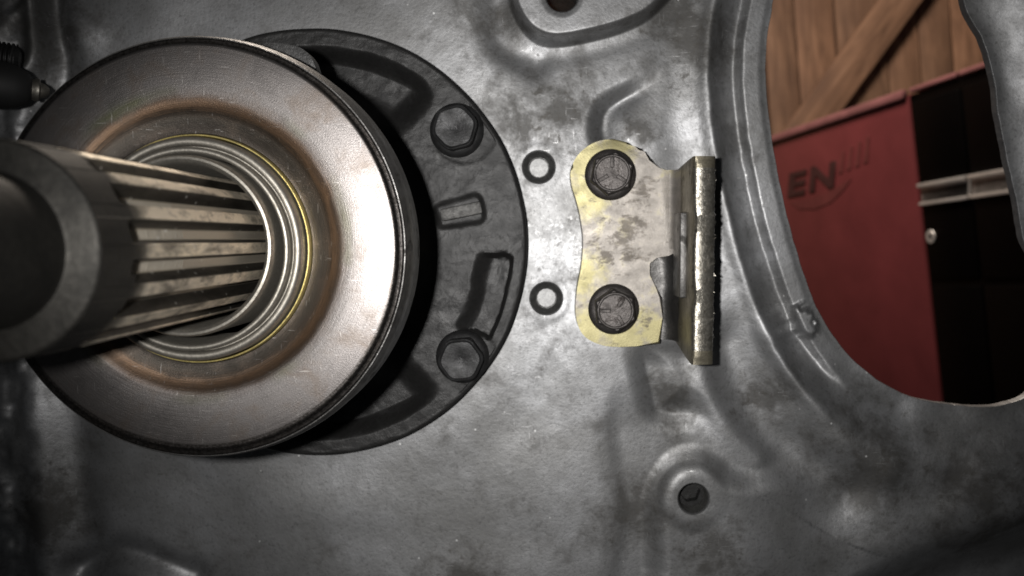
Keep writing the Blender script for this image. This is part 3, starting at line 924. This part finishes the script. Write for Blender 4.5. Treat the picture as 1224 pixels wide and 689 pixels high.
# ================================================================== fittings at the upper left
def along(prof, a, b, seg=28):
    """turned profile [(r, t)] (metres, t along) from a towards b"""
    d = (b - a).normalized()
    q = Vector((0, 0, 1)).rotation_difference(d)
    V = []
    for r, t in prof:
        for k in range(seg):
            an = 2 * math.pi * k / seg
            V.append(a + q @ Vector((r * math.cos(an), r * math.sin(an), t)))
    Q = []
    for i in range(len(prof) - 1):
        for k in range(seg):
            Q.append((i * seg + k, i * seg + (k + 1) % seg, (i + 1) * seg + (k + 1) % seg, (i + 1) * seg + k))
    return np_mesh('turned', np.array([tuple(v) for v in V]), Q)

a, b = P(-60, 58, 0.022), P(24, 72, 0.016)
st = empty('threaded_stud', a, 'dark threaded screw end poking in at the upper left edge', 'screw')
L = (b - a).length
pr = []
t = 0.0
while t < L - 0.001:
    pr += [(0.0040, t), (0.0040, t + .0002), (0.0033, t + 0.0006), (0.0033, t + .0008)]
    t += 0.0011
pr += [(0.0030, L - .0006), (0.0022, L), (0.00001, L)]
link('thread', along(pr, a, b), M['bolt_black'], st, 30)
a, b = P(-70, 92, 0.034), P(38, 107, 0.024)
pn = empty('sleeved_pin', a, 'black rubber sleeve with a bright pointed metal tip, left of the bearing', 'pin')
L = (b - a).length
link('sleeve', along([(0.0060, 0), (0.0060, L * .6), (0.0055, L * .8), (0.0042, L * .95), (0.0030, L), (0.00001, L)], a, b), M['rubber'], pn, 50)
d = (b - a).normalized()
link('tip', along([(0.0026, -0.001), (0.0026, .001), (0.0029, .0014), (0.0029, .0022), (0.0020, .0026), (0.0017, .0036), (0.0008, .0046), (0.00001, .0047)], b - d * 0.0006, b + d), M['race'], pn, 40)

# ================================================================== background: tool chest and board wall
def W(x, y, z):                  # camera-aligned metres (right, up, back) -> world
    return QR @ Vector((x, y, z)) + Vector((0, 0, CAMZ))
P1 = Vector((0.446, 0.2193, -1.0)) * 1.242
E_ = Vector((0.052, -0.432, -0.01)).normalized()
H_ = Vector((-0.198, 0, -1)).normalized()
H_ = (H_ - E_ * H_.dot(E_)).normalized()
N_ = E_.cross(H_)
if N_.x > 0: N_ = -N_
# frame: x towards the camera end (right in the picture), y up, z out of the face
ex, ey, ez = -H_, -E_, N_
if ex.cross(ey).dot(ez) < 0:
    pass
Fm = Matrix.Translation(W(*P1)) @ (QR.to_matrix() @ Matrix((ex, ey, ez)).transposed()).to_4x4()
def st_(u, v):
    """pixel -> place on the chest face (x along, y up)"""
    d = Vector(((u - 612) / F, (344.5 - v) / F, -1))
    t = P1.dot(ez) / d.dot(ez)
    q = d * t - P1
    return q.dot(ex), q.dot(ey)

def paint(name, col, rough, size=30, coat=0.0, spec=0.5):
    k = NT(name)
    a_ = k.noise(size, 5, 0.6, 0.2)
    c = k.mix(k.ramp(a_, [(0.35, 0.0), (0.65, 1.0)]), tuple(x * 0.75 for x in col), col)
    return k.out(c, 0.0, rough, k.bump(a_, 0.0002), **{'Coat Weight': coat, 'Specular IOR Level': spec})
M['red'] = paint('red_enamel', (0.125, 0.026, 0.028), 0.36, 120)
M['blackp'] = paint('black_enamel', (0.0012, 0.0009, 0.0009), 0.45, spec=0.05)
M['alu'] = metal('brushed_trim', (0.55, 0.52, 0.5), (0.75, 0.71, 0.68), 20, 0.7, (0.4, 0.5), 0.00005, 4)
M['red_highlight'] = paint('red_edge_highlight', (0.24, 0.1, 0.1), 0.35)  # paler red: the highlight along the top rims is painted in
M['decal'] = paint('black_print', (0.05, 0.017, 0.017), 0.5)
M['decal2'] = paint('dark_red_print', (0.13, 0.03, 0.03), 0.5)

def build_chest():
    root = empty('tool_chest', Fm @ Vector((0, -0.6, 0)), 'red tool chest with black drawers seen through the window opening', 'tool chest')
    xr = st_(1230, 200)[0]
    bm = box(bmesh.new(), Fm, (-0.75, -0.62, -0.45), (-0.002, 0.0, 0.0), 0.006)
    bm_obj('side_panel', bm, M['red'], root)
    bm = box(bmesh.new(), Fm, (-0.75, -0.006, -0.004), (-0.004, 0.007, 0.006), 0.003)
    bm_obj('top_edge', bm, M['red_highlight'], root)
    bm = box(bmesh.new(), Fm, (0.002, -0.62, -0.45), (0.5, -0.003, -0.001), 0.002)
    bm_obj('drawer_cabinet', bm, M['blackp'], root)
    # drawers in two columns
    xs = [0.006, st_(1162, 222)[0], 0.30, 0.46]
    y_h = st_(1090, 235)[1]
    rows = [(-0.012, y_h + 0.016), (y_h + 0.012, y_h - 0.12), (y_h - 0.125, y_h - 0.30), (y_h - 0.305, -0.6)]
    for ci in range(2):
        x0, x1 = xs[ci] + 0.002, xs[ci + 1] - 0.003
        bm = box(bmesh.new(), Fm, (x0, -0.001, -0.03), (x1, 0.006, 0.004), 0.002)
        bm_obj('top_trim', bm, M['red_highlight'], root)
        for ri, (y1, y0) in enumerate(rows):
            bm = box(bmesh.new(), Fm, (x0, y0, -0.02), (x1, y1 - 0.003, 0.002), 0.003)
            dr = bm_obj('drawer', bm, M['blackp'], root)
            if ri == 1:
                hh = 0.0155
                bm = box(bmesh.new(), Fm, (x0, y_h - hh, -0.004), (x1, y_h + hh, 0.002), 0.001)
                hd = bm_obj('handle', bm, M['alu'], dr)
                box_t = box(bmesh.new(), Fm, (x0, y_h + hh - 0.006, 0.001), (x1, y_h + hh, 0.008), 0.0012)
                bm_obj('handle_lip', box_t, M['alu'], dr)
                box_b = box(bmesh.new(), Fm, (x0, y_h - hh, 0.001), (x1, y_h - hh + 0.005, 0.008), 0.0012)
                bm_obj('handle_lip', box_b, M['alu'], dr)
    sx, sy = st_(1114, 283)
    o_ = Fm @ Vector((sx, sy, -0.006))
    nrm = (Fm.to_3x3() @ Vector((0, 0, 1)))
    link('lock', along([(0.011, 0), (0.011, 0.006), (0.009, 0.009), (0.004, 0.0095), (0.004, 0.007), (0.00001, 0.007)], o_, o_ + nrm), M['alu'], root, 40)
    # lettering
    def letter(ch, u0, u1, v0, v1):
        cu = bpy.data.curves.new('lettering', 'FONT')
        cu.body = ch
        cu.extrude = 0.006
        cu.offset = 0.035
        cu.shear = 0.18
        tmp = bpy.data.objects.new('tmp', cu)
        C.objects.link(tmp)
        bpy.context.view_layer.update()
        me = bpy.data.meshes.new_from_object(tmp.evaluated_get(bpy.context.evaluated_depsgraph_get()))
        bpy.data.objects.remove(tmp)
        bpy.data.curves.remove(cu)
        co = np.array([v.co[:] for v in me.vertices])
        mn, mx = co.min(0), co.max(0)
        xa, ya = st_(u0, v1)
        xb, yb = st_(u1, v0)
        for v in me.vertices:
            fx = (v.co.x - mn[0]) / (mx[0] - mn[0])
            fy = (v.co.y - mn[1]) / (mx[1] - mn[1])
            v.co = Fm @ Vector((xa + (xb - xa) * fx, ya + (yb - ya) * fy, 0.0015 + 0.08 * v.co.z))
        return link('lettering', me, M['decal'], root, None)
    letter('E', 942, 965, 202, 236)
    letter('N', 968, 1000, 192, 230)
    def flat(pts, mat, z, name):
        bm = bmesh.new()
        q = [st_(u, v) for u, v in pts]
        lo = [bm.verts.new(Fm @ Vector((x, y, 0.0005))) for x, y in q]
        hi = [bm.verts.new(Fm @ Vector((x, y, z))) for x, y in q]
        bm.faces.new(hi)
        for i in range(len(q)):
            bm.faces.new((lo[i], lo[(i + 1) % len(q)], hi[(i + 1) % len(q)], hi[i]))
        return bm_obj(name, bm, mat, root)
    flat([(944, 241), (960, 240), (985, 232), (1003, 222), (1018, 214), (1010, 226), (994, 242), (975, 250), (955, 250)], M['decal2'], 0.001, 'emblem')
    for k in range(4):
        x = 1002 + k * 10
        flat([(x, 208 - k * 4), (x + 6, 206 - k * 4), (x + 8, 182 - k * 6), (x + 5, 180 - k * 6)], M['decal2'], 0.001, 'emblem')
    return root
build_chest()

def mat_wood():
    k = NT('weathered_boards')
    info = k.n('ShaderNodeObjectInfo')
    loc = k.n('ShaderNodeVectorMath', operation='SCALE')
    cmb = k.n('ShaderNodeCombineXYZ')
    k.set(cmb.inputs[0], info.outputs['Random'])
    k.set(cmb.inputs[1], info.outputs['Random'])
    k.set(loc.inputs[0], cmb.outputs[0])
    loc.inputs['Scale'].default_value = 5000
    add = k.n('ShaderNodeVectorMath', operation='ADD')
    k.set(add.inputs[0], k.mapping((1000, 1000, 1000)))
    k.set(add.inputs[1], loc.outputs[0])
    g = k.noise(1.0, 6, 0.65, 0.6, k.mapping((0.06, 0.006, 0.06), vec=add.outputs[0]))
    b_ = k.noise(160, 3, 0.5, 0, add.outputs[0])
    col = k.ramp(g, [(0.3, (0.12, 0.068, 0.04)), (0.55, (0.27, 0.162, 0.1)), (0.75, (0.36, 0.23, 0.15))])
    col = k.mix(k.ramp(b_, [(0.4, 0.6), (0.6, 0.0)]), col, (0.14, 0.08, 0.05))
    tint = k.ramp(info.outputs['Random'], [(0.0, (0.75, 0.7, 0.68)), (1.0, (1.15, 1.0, 0.92))])
    col = k.mix(1.0, col, tint, 'MULTIPLY')
    return k.out(col, 0.0, 0.75, k.bump(g, 0.002))
M['wood'] = mat_wood()

def build_wall():
    zc = -2.15
    # boards lean like the chest: their up is the chest's up flattened into a plane facing the camera
    up = Vector((ey.x * 0.6, ey.y, 0)).normalized()
    rt = Vector((up.y, -up.x, 0))
    o_ = Vector((0.9, 0.2, zc))
    Fw = Matrix.Translation(W(*o_)) @ (QR.to_matrix() @ Matrix((rt, up, Vector((0, 0, 1)))).transposed()).to_4x4()
    root = empty('board_wall', Fw @ Vector((0, -0.9, 0)), 'brown wooden board wall with a diagonal brace behind the tool chest', 'wall')
    x = -1.35
    i = 0
    rnd = random.Random(12)
    while x < 1.3:
        wd = rnd.uniform(0.075, 0.12)
        me_bm = bmesh.new()
        box(me_bm, Matrix.Identity(4), (-wd / 2, -0.9, -0.02), (wd / 2 - 0.004, 1.5, 0.0), 0.002)
        o = bm_obj('plank', me_bm, M['wood'], None)
        o.parent = root
        o.matrix_parent_inverse = Matrix.Translation(-root.location)
        o.matrix_basis = Fw @ Matrix.Translation((x + wd / 2, 0, rnd.uniform(-0.006, 0.004)))
        x += wd
        i += 1
    def on_wall(u, v):
        d = Vector(((u - 612) / F, (344.5 - v) / F, -1))
        q = d * (-zc) - o_
        return Vector((q.dot(rt), q.dot(up), 0))
    a_, b_ = on_wall(948, 172), on_wall(1074, 0)
    d_ = (b_ - a_).normalized()
    ln = (b_ - a_).length
    bm = bmesh.new()
    box(bm, Matrix.Identity(4), (-0.042, -0.5, 0), (0.042, ln + 0.6, 0.03), 0.003)
    o = bm_obj('brace', bm, M['wood'], None)
    o.parent = root
    o.matrix_parent_inverse = Matrix.Translation(-root.location)
    o.matrix_basis = Fw @ Matrix.Translation(a_ + Vector((0, 0, 0.005))) @ Matrix.Rotation(math.atan2(-d_.x, d_.y), 4, 'Z')
    return root
build_wall()
